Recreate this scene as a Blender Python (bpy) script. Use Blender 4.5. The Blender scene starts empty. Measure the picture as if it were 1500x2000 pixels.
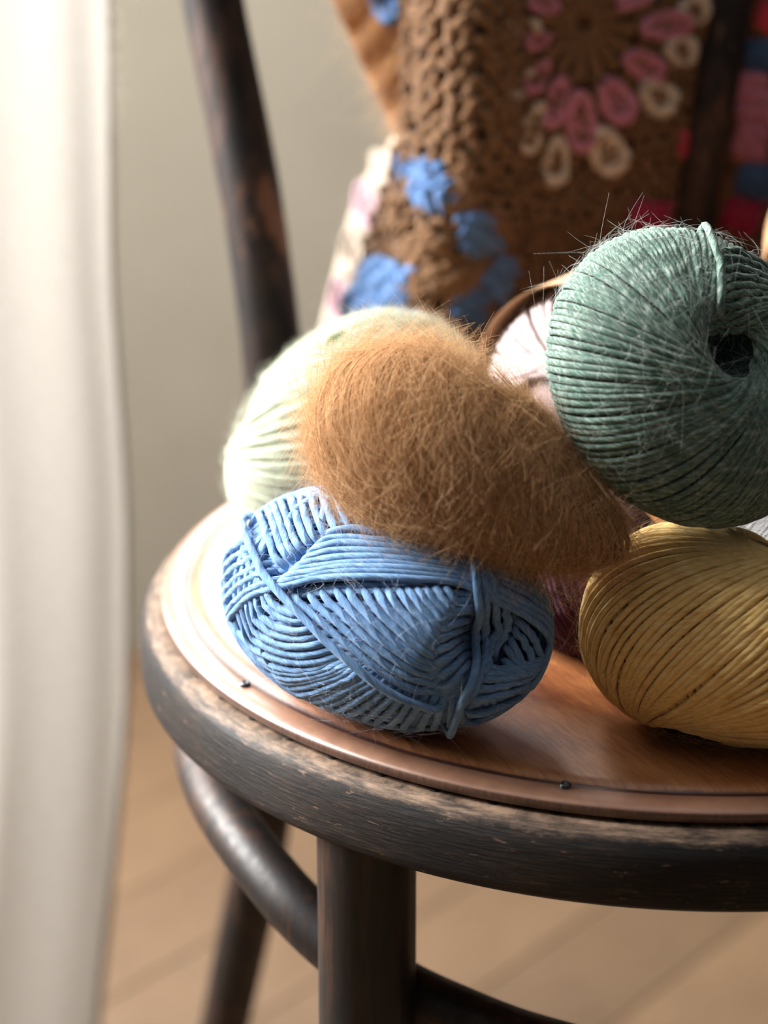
import bpy, math, random
import numpy as np

rng = np.random.default_rng(7)
sc = bpy.context.scene
COL = sc.collection
Z0 = 0.455                      # height of the seat board's underside above the floor; all numbers below are measured from it

# ------------------------------------------------------------------ camera
FPX = 4200.0
PIT = math.radians(20.17)
CAM = np.array([-0.107, -0.773, 0.3146])
cam_d = bpy.data.cameras.new('camera')
cam = bpy.data.objects.new('camera', cam_d)
COL.objects.link(cam)
cam.location = (CAM[0], CAM[1], CAM[2] + Z0)
cam.rotation_euler = (math.pi / 2 - PIT, 0, 0)
cam_d.sensor_fit = 'VERTICAL'
cam_d.sensor_height = 36.0
cam_d.sensor_width = 27.0
cam_d.lens = FPX / 2000 * 36.0
cam_d.dof.use_dof = True
cam_d.dof.focus_distance = 0.682
cam_d.dof.aperture_fstop = 5.4
cam_d.clip_start = 0.01
sc.camera = cam

# ------------------------------------------------------------------ world, daylight, exposure
w = bpy.data.worlds.new('world'); sc.world = w
w.use_nodes = True
w.node_tree.nodes['Background'].inputs[0].default_value = (0.62, 0.75, 1.0, 1)
w.node_tree.nodes['Background'].inputs[1].default_value = 0.25
WX = -1.35                      # plane of the left wall
YW = 0.97                       # plane of the back wall
BWIN = dict(x0=-1.12, x1=-0.16, z0=0.20, z1=1.75, e=92.0)          # window in the back wall, its sill above the picture
LWIN = dict(y0=-0.04, y1=0.84, z0=0.30, z1=1.60, e=225.0)           # smaller window in the left wall


def daylight(w, h, loc, rot, e):
    al = bpy.data.lights.new('window_daylight', 'AREA')
    al.shape = 'RECTANGLE'; al.size = w; al.size_y = h; al.energy = e
    al.color = (1.0, 0.985, 0.96)
    alo = bpy.data.objects.new('window_daylight', al); COL.objects.link(alo)
    alo.location = loc; alo.rotation_euler = rot


daylight(BWIN['x1'] - BWIN['x0'], BWIN['z1'] - BWIN['z0'], ((BWIN['x0'] + BWIN['x1']) / 2, YW + .13, (BWIN['z0'] + BWIN['z1']) / 2 + Z0), (-math.pi / 2, 0, 0), BWIN['e'])
daylight(LWIN['z1'] - LWIN['z0'], LWIN['y1'] - LWIN['y0'], (WX - .13, (LWIN['y0'] + LWIN['y1']) / 2, (LWIN['z0'] + LWIN['z1']) / 2 + Z0), (0, -math.pi / 2, 0), LWIN['e'])
sc.view_settings.view_transform = 'Standard'
sc.view_settings.look = 'None'
sc.view_settings.gamma = 1.0
sc.view_settings.use_curve_mapping = False
sc.view_settings.exposure = 0.0
sc.cycles.max_bounces = 4
sc.cycles.diffuse_bounces = 3
sc.cycles.use_light_tree = False
sc.cycles.caustics_reflective = False
sc.cycles.caustics_refractive = False
sc.cycles.glossy_bounces = 2
sc.cycles.transmission_bounces = 3

# ------------------------------------------------------------------ maths helpers
cp, sp = math.cos(PIT), math.sin(PIT)
RM = np.array([[1, 0, 0], [0, -sp, -cp], [0, cp, -sp]])     # right, down, forward


def ray(px, py):
    px = np.asarray(px, float); py = np.asarray(py, float)
    d = np.stack([(px - 750) / FPX, (py - 1000) / FPX, np.ones_like(px)], -1)
    d = d @ RM
    return d / np.linalg.norm(d, axis=-1, keepdims=True)


def U(px, py, Y):
    d = ray(px, py)
    k = (np.asarray(Y, float) - CAM[1]) / d[..., 1]
    return CAM + d * k[..., None]


def UZ(px, py, Z):
    d = ray(px, py)
    k = (Z - CAM[2]) / d[..., 2]
    return CAM + d * k[..., None]


def unit(yaw, t):
    yaw = math.radians(yaw); t = math.radians(t)
    return np.array([math.cos(yaw) * math.cos(t), math.sin(yaw) * math.cos(t), math.sin(t)])


def nrm(v):
    return v / np.maximum(np.linalg.norm(v, axis=-1, keepdims=True), 1e-12)


def catmull(P, n):
    P = np.asarray(P, float)
    if len(P) == 2:
        t = np.linspace(0, 1, n)[:, None]
        return P[0] * (1 - t) + P[1] * t
    Q = np.vstack([2 * P[0] - P[1], P, 2 * P[-1] - P[-2]])
    m = len(P) - 1
    t = np.linspace(0, m - 1e-9, n)
    i = np.floor(t).astype(int); f = (t - i)[:, None]
    p0, p1, p2, p3 = Q[i], Q[i + 1], Q[i + 2], Q[i + 3]
    return 0.5 * (2 * p1 + (p2 - p0) * f + (2 * p0 - 5 * p1 + 4 * p2 - p3) * f * f + (3 * p1 - p0 - 3 * p2 + p3) * f ** 3)


def resample(P, step):
    d = np.linalg.norm(np.diff(P[:, :3], axis=0), axis=1)
    s = np.r_[0, np.cumsum(d)]
    n = max(4, int(s[-1] / step) + 1)
    q = np.linspace(0, s[-1], n)
    return np.stack([np.interp(q, s, P[:, k]) for k in range(P.shape[1])], 1)


# ------------------------------------------------------------------ mesh helpers
class MB:
    """collects geometry of one mesh object"""
    def __init__(s):
        s.v = []; s.f = []; s.uv = []; s.n = 0

    def add(s, v, f, uv=None):
        v = np.asarray(v, float)
        f = np.asarray(f, int)
        s.v.append(v); s.f.append(f + s.n)
        s.uv.append(np.zeros((f.size, 2)) if uv is None else uv)
        s.n += len(v)

    def tube(s, P, r, N=None, sides=7, flat=1.0, v0=0.0, caps=True):
        P = np.asarray(P, float); n = len(P)
        T = nrm(np.gradient(P, axis=0))
        if N is None:
            a = np.array([0.31, 0.22, 0.92]) if abs(T[:, 2]).mean() < .8 else np.array([0.9, 0.3, 0.1])
            N = np.tile(a, (n, 1))
        S = nrm(np.cross(T, N)); Nn = np.cross(S, T)
        r = np.broadcast_to(np.asarray(r, float), (n,))
        ang = np.linspace(0, 2 * np.pi, sides, endpoint=False)
        V = P[:, None] + r[:, None, None] * (np.cos(ang)[None, :, None] * S[:, None] + flat * np.sin(ang)[None, :, None] * Nn[:, None])
        V = V.reshape(-1, 3)
        L = np.r_[0, np.cumsum(np.linalg.norm(np.diff(P, axis=0), axis=1))]
        i = np.repeat(np.arange(n - 1), sides); j = np.tile(np.arange(sides), n - 1); j2 = (j + 1) % sides
        F = np.stack([i * sides + j, i * sides + j2, (i + 1) * sides + j2, (i + 1) * sides + j], 1)
        u0, u1 = L[i], L[i + 1]; a0, a1 = j / sides, (j + 1) / sides
        uv = np.stack([np.stack([u0, a0 + v0], 1), np.stack([u0, a1 + v0], 1), np.stack([u1, a1 + v0], 1), np.stack([u1, a0 + v0], 1)], 1).reshape(-1, 2)
        s.add(V, F, uv)
        if caps:
            for k in (0, n - 1):
                c = np.arange(sides) + k * sides
                tip = P[k] + (T[k] * r[k] * (.5 if k else -.5))
                vv = np.vstack([V[c], tip])
                q = [[(a + 1) % sides, a, sides, sides] if k == 0 else [a, (a + 1) % sides, sides, sides] for a in range(sides)]
                s.add(vv, np.array(q))

    def grid(s, V, closed_u=False, uv=None):
        nu, nv = V.shape[:2]
        i, j = np.meshgrid(np.arange(nu if closed_u else nu - 1), np.arange(nv - 1), indexing='ij')
        i = i.ravel(); j = j.ravel(); i2 = (i + 1) % nu
        F = np.stack([i * nv + j, i2 * nv + j, i2 * nv + j + 1, i * nv + j + 1], 1)
        if uv is not None:
            uvf = uv.reshape(-1, 2)[F].reshape(-1, 2)
        else:
            uvf = None
        s.add(V.reshape(-1, 3), F, uvf)

    def lathe(s, prof, seg=96, c=(0, 0, 0)):
        prof = np.asarray(prof, float)
        a = np.linspace(0, 2 * np.pi, seg, endpoint=False)
        V = np.stack([np.cos(a)[:, None] * prof[None, :, 0] + c[0], np.sin(a)[:, None] * prof[None, :, 0] + c[1], np.tile(prof[None, :, 1], (seg, 1)) + c[2]], -1)
        uv = np.stack([np.tile((a * .2)[:, None], (1, len(prof))), np.tile(np.linspace(0, 1, len(prof))[None], (seg, 1))], -1)
        s.grid(V, True, uv)

    def box(s, a, b, rot=None, c=None):
        x0, y0, z0 = a; x1, y1, z1 = b
        v = np.array([(x, y, z) for x in (x0, x1) for y in (y0, y1) for z in (z0, z1)], float)
        f = np.array([(0, 1, 3, 2), (4, 6, 7, 5), (0, 4, 5, 1), (2, 3, 7, 6), (0, 2, 6, 4), (1, 5, 7, 3)])
        s.add(v, f)

    def build(s, name, mat, parent=None, smooth=True, sub=0):
        V = np.vstack(s.v); F = np.vstack(s.f); UV = np.vstack(s.uv)
        V = V.copy(); V[:, 2] += Z0
        if parent is not None:
            o0 = np.zeros(3); p = parent
            while p is not None:
                o0 += np.array(p.location); p = p.parent
            V -= o0
        tri = F[:, 2] == F[:, 3]
        # split quads/tris
        loops = []; starts = []; tot = []
        cnt = np.where(tri, 3, 4)
        me = bpy.data.meshes.new(name)
        me.vertices.add(len(V)); me.vertices.foreach_set('co', V.astype(np.float32).ravel())
        mask = np.ones((len(F), 4), bool); mask[tri, 3] = False
        lv = F[mask]
        st = np.r_[0, np.cumsum(cnt)[:-1]]
        me.loops.add(len(lv)); me.loops.foreach_set('vertex_index', lv.astype(np.int32))
        me.polygons.add(len(F)); me.polygons.foreach_set('loop_start', st.astype(np.int32))
        me.polygons.foreach_set('loop_total', cnt.astype(np.int32))
        me.polygons.foreach_set('use_smooth', np.full(len(F), bool(smooth)))
        ul = me.uv_layers.new(name='UVMap')
        ul.data.foreach_set('uv', UV.reshape(-1, 4, 2)[mask].astype(np.float32).ravel())
        me.update(); me.validate()
        me.materials.append(mat)
        o = bpy.data.objects.new(name, me); COL.objects.link(o)
        if parent is not None:
            o.parent = parent
        if sub:
            m = o.modifiers.new('sub', 'SUBSURF'); m.levels = sub; m.render_levels = sub
        return o


def empty(name, loc):
    o = bpy.data.objects.new(name, None); COL.objects.link(o)
    o.location = (loc[0], loc[1], loc[2] + Z0)
    o.empty_display_size = .02
    return o


def tag(o, label=None, cat=None, group=None, kind=None):
    if label: o['label'] = label
    if cat: o['category'] = cat
    if group: o['group'] = group
    if kind: o['kind'] = kind
    return o


def hairs(name, P, rad, mat, parent):
    """P: (k, n, 3) hair points; real thin hair curves"""
    k, n = P.shape[:2]
    cu = bpy.data.hair_curves.new(name)
    cu.add_curves([n] * k)
    V = P.reshape(-1, 3).copy(); V[:, 2] += Z0
    o0 = np.zeros(3); p = parent
    while p is not None:
        o0 += np.array(p.location); p = p.parent
    V -= o0
    cu.points.foreach_set('position', V.astype(np.float32).ravel())
    R = (np.asarray(rad).reshape(-1, 1) * np.linspace(1, .35, n)[None]) if np.ndim(rad) else rad * np.tile(np.linspace(1, .35, n), (k, 1))
    R = np.broadcast_to(R, (k, n))
    cu.points.foreach_set('radius', R.astype(np.float32).ravel())
    cu.materials.append(mat)
    o = bpy.data.objects.new(name, cu); COL.objects.link(o)
    o.parent = parent
    o['kind'] = 'stuff'
    return o


# ------------------------------------------------------------------ materials
def new_mat(name):
    m = bpy.data.materials.new(name); m.use_nodes = True
    nt = m.node_tree
    b = nt.nodes['Principled BSDF']
    return m, nt, b


def N(nt, t, **kw):
    n = nt.nodes.new(t)
    for k, v in kw.items():
        setattr(n, k, v)
    return n


def math_n(nt, op, a, b=None):
    n = N(nt, 'ShaderNodeMath', operation=op)
    for i, x in enumerate((a, b)):
        if x is None: continue
        if isinstance(x, (int, float)): n.inputs[i].default_value = x
        else: nt.links.new(x, n.inputs[i])
    return n.outputs[0]


def ramp(nt, fac, stops, interp='LINEAR'):
    r = N(nt, 'ShaderNodeValToRGB')
    r.color_ramp.interpolation = interp
    while len(r.color_ramp.elements) < len(stops):
        r.color_ramp.elements.new(0.5)
    for e, (p, c) in zip(r.color_ramp.elements, stops):
        e.position = p; e.color = (*c, 1)
    nt.links.new(fac, r.inputs[0])
    return r.outputs[0]


def noise(nt, vec, scale, detail=4, rough=.55, dims='3D'):
    n = N(nt, 'ShaderNodeTexNoise')
    n.inputs['Scale'].default_value = scale; n.inputs['Detail'].default_value = detail; n.inputs['Roughness'].default_value = rough
    if vec is not None: nt.links.new(vec, n.inputs['Vector'])
    return n.outputs[0]


def mapping(nt, vec, scale=(1, 1, 1), rot=(0, 0, 0)):
    m = N(nt, 'ShaderNodeMapping')
    m.inputs['Scale'].default_value = scale; m.inputs['Rotation'].default_value = rot
    nt.links.new(vec, m.inputs['Vector'])
    return m.outputs[0]


def mix(nt, fac, a, b, blend='MIX'):
    m = N(nt, 'ShaderNodeMix', data_type='RGBA', blend_type=blend)
    for sock, x in ((m.inputs[0], fac), (m.inputs[6], a), (m.inputs[7], b)):
        if isinstance(x, (int, float)): sock.default_value = x
        elif isinstance(x, tuple): sock.default_value = (*x, 1)
        else: nt.links.new(x, sock)
    return m.outputs[2]


def bump(nt, b, h, strength, dist):
    n = N(nt, 'ShaderNodeBump')
    n.inputs['Strength'].default_value = strength; n.inputs['Distance'].default_value = dist
    nt.links.new(h, n.inputs['Height'])
    nt.links.new(n.outputs[0], b.inputs['Normal'])
    return n


def yarn_mat(name, dark, mid, light, twist=260.0, plies=2, bumpd=.0005, speck=None, sheen=.25, cbal=(.3, .5, .72), sss=None):
    """twisted woollen yarn: plies follow the strand's own length (u) and turn (v)"""
    m, nt, b = new_mat(name)
    uv = N(nt, 'ShaderNodeUVMap').outputs[0]
    sx = N(nt, 'ShaderNodeSeparateXYZ'); nt.links.new(uv, sx.inputs[0])
    u, v = sx.outputs[0], sx.outputs[1]
    ph = math_n(nt, 'ADD', math_n(nt, 'MULTIPLY', u, twist), math_n(nt, 'MULTIPLY', v, float(plies)))
    wv = math_n(nt, 'ABSOLUTE', math_n(nt, 'SINE', math_n(nt, 'MULTIPLY', ph, math.pi)))
    # fibres: noise stretched along the ply direction
    geo = N(nt, 'ShaderNodeTexCoord').outputs['Object']
    cmb = N(nt, 'ShaderNodeCombineXYZ')
    nt.links.new(math_n(nt, 'MULTIPLY', ph, 5.0), cmb.inputs[0]); nt.links.new(math_n(nt, 'MULTIPLY', u, 160.0), cmb.inputs[1])
    fib = noise(nt, cmb.outputs[0], 1.6, 3, .65)
    big = noise(nt, geo, 90, 4, .6)
    f = math_n(nt, 'ADD', math_n(nt, 'MULTIPLY', fib, .8), math_n(nt, 'MULTIPLY', big, .2))
    col = ramp(nt, f, [(cbal[0], dark), (cbal[1], mid), (cbal[2], light)])
    if speck:
        for k, (c, sc_, th) in enumerate(speck):
            mp = mapping(nt, geo, (1, 1, 1), (k, k * 2, k))
            s = noise(nt, mp, sc_, 1, .3)
            s = ramp(nt, s, [(th, (0, 0, 0)), (th + .03, (1, 1, 1))])
            col = mix(nt, s, col, c)
    nt.links.new(col, b.inputs['Base Color'])
    b.inputs['Roughness'].default_value = .85
    b.inputs['Specular IOR Level'].default_value = .2
    b.inputs['Sheen Weight'].default_value = sheen
    b.inputs['Sheen Roughness'].default_value = .45
    b.inputs['Sheen Tint'].default_value = (*[min(1, x * .5 + .5) for x in light], 1)
    h = math_n(nt, 'ADD', wv, math_n(nt, 'MULTIPLY', fib, .6))
    bump(nt, b, h, .8, bumpd)
    return m


def fuzz_mat(name, c, c2=None, transl=.35):
    m, nt, b = new_mat(name)
    nt.nodes.remove(b)
    out = nt.nodes['Material Output']
    d = N(nt, 'ShaderNodeBsdfDiffuse'); t = N(nt, 'ShaderNodeBsdfTranslucent'); mx = N(nt, 'ShaderNodeMixShader')
    inf = N(nt, 'ShaderNodeHairInfo')
    col = mix(nt, inf.outputs['Random'], c, c2 or c)
    nt.links.new(col, d.inputs[0]); nt.links.new(col, t.inputs[0])
    mx.inputs[0].default_value = transl
    nt.links.new(d.outputs[0], mx.inputs[1]); nt.links.new(t.outputs[0], mx.inputs[2])
    nt.links.new(mx.outputs[0], out.inputs[0])
    return m


def wood_mat(name, stops, grain=(14, 14, 90), rough=.4, wear=None, coat=.15, bumpd=.0003, vec='Object', rot=(0, 0, 0), spec=.5):
    m, nt, b = new_mat(name)
    geo = N(nt, 'ShaderNodeTexCoord').outputs[vec]
    g = noise(nt, mapping(nt, geo, grain, rot), 6, 6, .65)
    big = noise(nt, geo, 16, 4, .6)
    f = math_n(nt, 'ADD', math_n(nt, 'MULTIPLY', g, .6), math_n(nt, 'MULTIPLY', big, .4))
    col = ramp(nt, f, stops)
    if wear:
        c, scl, th = wear
        wn = noise(nt, mapping(nt, geo, scl), 5, 6, .7)
        s = ramp(nt, wn, [(th, (0, 0, 0)), (th + .06, (1, 1, 1))])
        col = mix(nt, s, col, c)
    nt.links.new(col, b.inputs['Base Color'])
    rr = ramp(nt, g, [(.3, (rough + .15,) * 3), (.7, (rough - .08,) * 3)])
    nt.links.new(rr, b.inputs['Roughness'])
    b.inputs['Coat Weight'].default_value = coat
    b.inputs['Coat Roughness'].default_value = .3
    b.inputs['Specular IOR Level'].default_value = spec
    bump(nt, b, g, .5, bumpd)
    return m


def plain(name, c, rough=.6, metal=0, nscale=60, var=.15, bumpd=0, spec=.4):
    m, nt, b = new_mat(name)
    geo = N(nt, 'ShaderNodeTexCoord').outputs['Object']
    n = noise(nt, geo, nscale, 5, .6)
    lo = tuple(x * (1 - var) for x in c); hi = tuple(min(1, x * (1 + var)) for x in c)
    nt.links.new(ramp(nt, n, [(.3, lo), (.7, hi)]), b.inputs['Base Color'])
    b.inputs['Roughness'].default_value = rough; b.inputs['Metallic'].default_value = metal
    b.inputs['Specular IOR Level'].default_value = spec
    if bumpd: bump(nt, b, n, .6, bumpd)
    return m


# ------------------------------------------------------------------ the room
XR, YF, YB, ZF, ZC = 3.0, -3.4, YW, -Z0, 2.1
M_wall = plain('wall_paint', (.205, .183, .144), .85, nscale=8, var=.05, bumpd=.0006)
M_ceil = plain('ceiling_paint', (.26, .26, .27), .9, nscale=5, var=.03)
M_white = plain('white_paint', (.75, .74, .71), .45, nscale=20, var=.04)


def room_piece(name, a, b, mat):
    m = MB(); m.box(a, b)
    return tag(m.build(name, mat, smooth=False), kind='structure')


def wall_with_window(name, along, lo, hi, w0, w1, z0, z1, fixed):
    """wall slab along x or y with one window opening"""
    m = MB()
    for a0, a1, c0, c1 in ((lo, w0, ZF, ZC), (w1, hi, ZF, ZC), (w0, w1, ZF, z0), (w0, w1, z1, ZC)):
        m.box(*(((a0, fixed[0], c0), (a1, fixed[1], c1)) if along == 'x' else ((fixed[0], a0, c0), (fixed[1], a1, c1))))
    tag(m.build(name, M_wall, smooth=False), kind='structure')


def window(name, along, w0, w1, z0, z1, f0, f1, sill):
    m = MB(); t = .035
    for a0, a1, c0, c1 in ((w0, w0 + t, z0, z1), (w1 - t, w1, z0, z1), (w0 + t, w1 - t, z0, z0 + t), (w0 + t, w1 - t, z1 - t, z1)):
        m.box(*(((a0, f0, c0), (a1, f1, c1)) if along == 'x' else ((f0, a0, c0), (f1, a1, c1))))
    win = tag(m.build(name, M_white, smooth=False), kind='structure')
    m = MB()
    m.box(*(((w0 - .02, sill[0], z0 - .025), (w1 + .02, sill[1], z0)) if along == 'x' else ((sill[0], w0 - .02, z0 - .025), (sill[1], w1 + .02, z0))))
    m.build('window_sill', M_white, win, smooth=False)


wall_with_window('wall_back', 'x', WX - .12, XR + .12, BWIN['x0'], BWIN['x1'], BWIN['z0'], BWIN['z1'], (YB, YB + .12))
window('window_1', 'x', BWIN['x0'], BWIN['x1'], BWIN['z0'], BWIN['z1'], YB + .04, YB + .09, (YB - .004, YB + .03))
wall_with_window('wall_left', 'y', YF, YB, LWIN['y0'], LWIN['y1'], LWIN['z0'], LWIN['z1'], (WX - .12, WX))
window('window_2', 'y', LWIN['y0'], LWIN['y1'], LWIN['z0'], LWIN['z1'], WX - .09, WX - .04, (WX - .03, WX + .03))
M_wall2 = plain('dark_wall_paint', (.10, .11, .13), .85, nscale=8, var=.05)
room_piece('wall_front', (WX - .12, YF - .12, ZF), (XR + .12, YF, ZC), M_wall2)
room_piece('wall_right', (XR, YF, ZF), (XR + .12, YB, ZC), M_wall2)
room_piece('ceiling', (WX - .12, YF - .12, ZC), (XR + .12, YB + .12, ZC + .1), M_ceil)
# floor: slab and boards laid diagonally
m = MB(); m.box((WX - .12, YF - .12, ZF - .1), (XR + .12, YB + .12, ZF - .012))
floor = tag(m.build('floor', plain('subfloor', (.30, .18, .09), .8), smooth=False), kind='structure')
M_plank = [wood_mat('oak_plank_%d' % k, [(.3, tuple(x * s for x in (.090, .051, .026))), (.7, tuple(x * s for x in (.130, .080, .043)))],
                    grain=(3, 26, 3), rot=(0, 0, math.radians(-50)), rough=.58, coat=0, spec=.3) for k, s in enumerate((.8, .95, 1.1))]
ca, sa = math.cos(math.radians(50)), math.sin(math.radians(50))
pw = .088
meshes = {}
nplank = 0
for r_ in range(-40, 50):
    off = (r_ * 0.37) % 1.1
    for q in range(-4, 5):
        lx = q * 1.1 + off; ly = r_ * pw
        cx = lx * ca - ly * sa; cy = lx * sa + ly * ca
        if not (-1.0 < cx < 1.3 and -.55 < cy < 1.15):
            continue
        km = int(rng.integers(0, 3))
        if km not in meshes:
            mm = MB(); hx, hy, bz = 1.1 / 2 - .0004, pw / 2 - .0004, .0007
            v = np.array([(-hx, -hy, -.012), (hx, -hy, -.012), (hx, hy, -.012), (-hx, hy, -.012),
                          (-hx, -hy, -bz), (hx, -hy, -bz), (hx, hy, -bz), (-hx, hy, -bz),
                          (-hx + bz, -hy + bz, 0), (hx - bz, -hy + bz, 0), (hx - bz, hy - bz, 0), (-hx + bz, hy - bz, 0)])
            f = [(8, 9, 10, 11)]
            for a in range(4):
                b_ = (a + 1) % 4
                f += [(a, b_, b_ + 4, a + 4), (a + 4, b_ + 4, b_ + 8, a + 8)]
            mm.add(v, np.array(f))
            o = mm.build('plank', M_plank[km], smooth=False)
            meshes[km] = o.data
            o.data.transform(__import__('mathutils').Matrix.Translation((0, 0, -Z0)))
        else:
            o = bpy.data.objects.new('plank', meshes[km]); COL.objects.link(o)
        o.parent = floor
        # keep boards inside the walls by leaving out those that would cross them
        o.location = (cx, cy, 0)
        o.rotation_euler = (0, 0, math.radians(50))
        nplank += 1

# ------------------------------------------------------------------ curtain
def curtain_mat():
    m, nt, b = new_mat('linen_curtain')
    geo = N(nt, 'ShaderNodeTexCoord').outputs['Object']
    wv = noise(nt, mapping(nt, geo, (900, 1, 120)), 1, 2, .5)
    wh = noise(nt, mapping(nt, geo, (120, 1, 900)), 1, 2, .5)
    h = math_n(nt, 'ADD', wv, wh)
    col = ramp(nt, math_n(nt, 'MULTIPLY', h, .5), [(.35, (.56, .53, .485)), (.65, (.66, .635, .59))])
    out = nt.nodes['Material Output']
    t = N(nt, 'ShaderNodeBsdfTranslucent'); d = N(nt, 'ShaderNodeBsdfDiffuse'); mx = N(nt, 'ShaderNodeMixShader')
    nt.links.new(col, t.inputs[0]); nt.links.new(col, d.inputs[0])
    mx.inputs[0].default_value = .30
    nt.links.new(d.outputs[0], mx.inputs[1]); nt.links.new(t.outputs[0], mx.inputs[2])
    nt.links.new(mx.outputs[0], out.inputs[0])
    nt.nodes.remove(b)
    return m


curt = empty('curtain', (-.35, .3, ZF))
tag(curt, 'white translucent linen curtain hanging beside the chair at left', 'curtain')
zz = np.linspace(ZF + .006, 1.8, 70); xs = np.linspace(0, 1, 90)
edge = np.interp(zz, [-.45, -.4, -.3, -.2, -.08, .05, .18, .4, 1.8], [-.281, -.276, -.262, -.250, -.245, -.248, -.243, -.235, -.26])
SS, ZZ = np.meshgrid(xs, zz, indexing='ij')
EX = np.tile(edge[None], (len(xs), 1))
X = EX - SS * (.18 - .03 * np.clip(ZZ, 0, 2))
Yc = .30 + .004 * np.sin(SS * 15 + ZZ * 1.6) + .009 * np.sin(SS * 7 - ZZ * 2.4 + 1) + .02 * SS + .006 * np.sin(ZZ * 9 + SS * 4) * np.clip(-ZZ * 3, 0, 1)
m = MB(); m.grid(np.stack([X, Yc, ZZ], -1))
m.build('curtain_panel', curtain_mat(), curt)
# hem along the free edge
hm = MB()
he = np.stack([edge + .0005, Yc[0], zz], 1)
hm.tube(he, .0022, sides=6)
hm.build('hem', curtain_mat(), curt)
fr = rng.random(60)
k = 90
base = np.stack([np.interp(np.linspace(.16, .26, k) + rng.normal(0, .02, k), zz, edge), np.full(k, .30), np.linspace(.13, .30, k)], 1)
tt = np.linspace(0, 1, 6)[None, :, None]
dirs = np.stack([rng.uniform(.3, 1, k), rng.normal(0, .3, k), rng.normal(0, .6, k)], 1)
H = base[:, None] + tt * dirs[:, None] * rng.uniform(.004, .016, k)[:, None, None] + tt ** 2 * rng.normal(0, .004, (k, 1, 3))
hairs('loose_thread', H, .00018, fuzz_mat('linen_thread', (.8, .76, .7)), curt)

# ------------------------------------------------------------------ bentwood chair
chair = empty('bentwood_chair', (0, 0, ZF))
tag(chair, 'dark worn bentwood chair with round plywood seat holding yarn balls', 'chair')
DARK = [(.40, (.004, .0036, .0045)), (.5, (.012, .008, .007)), (.60, (.046, .022, .0145))]
M_leg = wood_mat('dark_bentwood', DARK, grain=(30, 30, 2.2), rough=.5, wear=((.16, .085, .05), (6, 6, 1.6), .66), coat=.08, spec=.35)
M_bow = wood_mat('dark_bentwood_back', DARK, grain=(24, 24, 3), rough=.6, wear=((.13, .06, .035), (5, 5, 2), .60), coat=0, spec=.25)


def ring_mat():
    m, nt, b = new_mat('dark_seat_ring')
    geo = N(nt, 'ShaderNodeTexCoord').outputs['Object']
    sx = N(nt, 'ShaderNodeSeparateXYZ'); nt.links.new(geo, sx.inputs[0])
    at = math_n(nt, 'ARCTAN2', sx.outputs[0], sx.outputs[1])
    cb = N(nt, 'ShaderNodeCombineXYZ')
    nt.links.new(math_n(nt, 'MULTIPLY', at, 7.0), cb.inputs[0]); nt.links.new(math_n(nt, 'MULTIPLY', sx.outputs[2], 420.0), cb.inputs[1])
    g = noise(nt, cb.outputs[0], 2.2, 7, .7)
    big = noise(nt, geo, 22, 5, .65)
    f = math_n(nt, 'ADD', math_n(nt, 'MULTIPLY', g, .65), math_n(nt, 'MULTIPLY', big, .35))
    col = ramp(nt, f, [(.40, (.0025, .0026, .0042)), (.48, (.007, .0052, .005)), (.56, (.022, .013, .009)), (.67, (.10, .055, .033))])
    # scuffed chips
    cb2 = N(nt, 'ShaderNodeCombineXYZ')
    nt.links.new(math_n(nt, 'MULTIPLY', at, 14.0), cb2.inputs[0]); nt.links.new(math_n(nt, 'MULTIPLY', sx.outputs[2], 260.0), cb2.inputs[1])
    w1 = noise(nt, cb2.outputs[0], 1.5, 6, .7)
    s1 = ramp(nt, w1, [(.61, (0, 0, 0)), (.66, (1, 1, 1))])
    col = mix(nt, s1, col, (.17, .10, .07))
    # finish rubbed off along the upper edge: height above the floor plus noise
    zrel = math_n(nt, 'SUBTRACT', sx.outputs[2], Z0 - .0052)
    e = math_n(nt, 'ADD', math_n(nt, 'MULTIPLY', zrel, 260.0), math_n(nt, 'MULTIPLY', math_n(nt, 'SUBTRACT', w1, .5), 1.8))
    s2 = ramp(nt, e, [(.25, (0, 0, 0)), (.75, (1, 1, 1))])
    wc = ramp(nt, g, [(.38, (.05, .036, .026)), (.5, (.17, .115, .08)), (.66, (.36, .24, .165))])
    col = mix(nt, math_n(nt, 'MULTIPLY', s2, .85), col, wc)
    nt.links.new(col, b.inputs['Base Color'])
    b.inputs['Roughness'].default_value = .55
    b.inputs['Specular IOR Level'].default_value = .2
    b.inputs['Coat Weight'].default_value = .06; b.inputs['Coat Roughness'].default_value = .3
    bump(nt, b, math_n(nt, 'ADD', g, math_n(nt, 'MULTIPLY', big, .5)), 1.0, .0007)
    return m


m = MB()
prof = [(.168, -.0015), (.172, -.0008), (.19, -.0009), (.1946, -.0012), (.1976, -.0025), (.1998, -.0050), (.2008, -.0085), (.2012, -.0125), (.2012, -.0215), (.2006, -.0247), (.1990, -.0264), (.19, -.0264), (.170, -.0262), (.168, -.024), (.168, -.0015)]
m.lathe(prof, 160)
# vertices stay at world height inside the mesh so the material can read it
seat_ring = m.build('seat_ring', ring_mat(), None)
seat_ring.parent = chair; seat_ring.matrix_parent_inverse = __import__('mathutils').Matrix.Translation((0, 0, 0))


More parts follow.
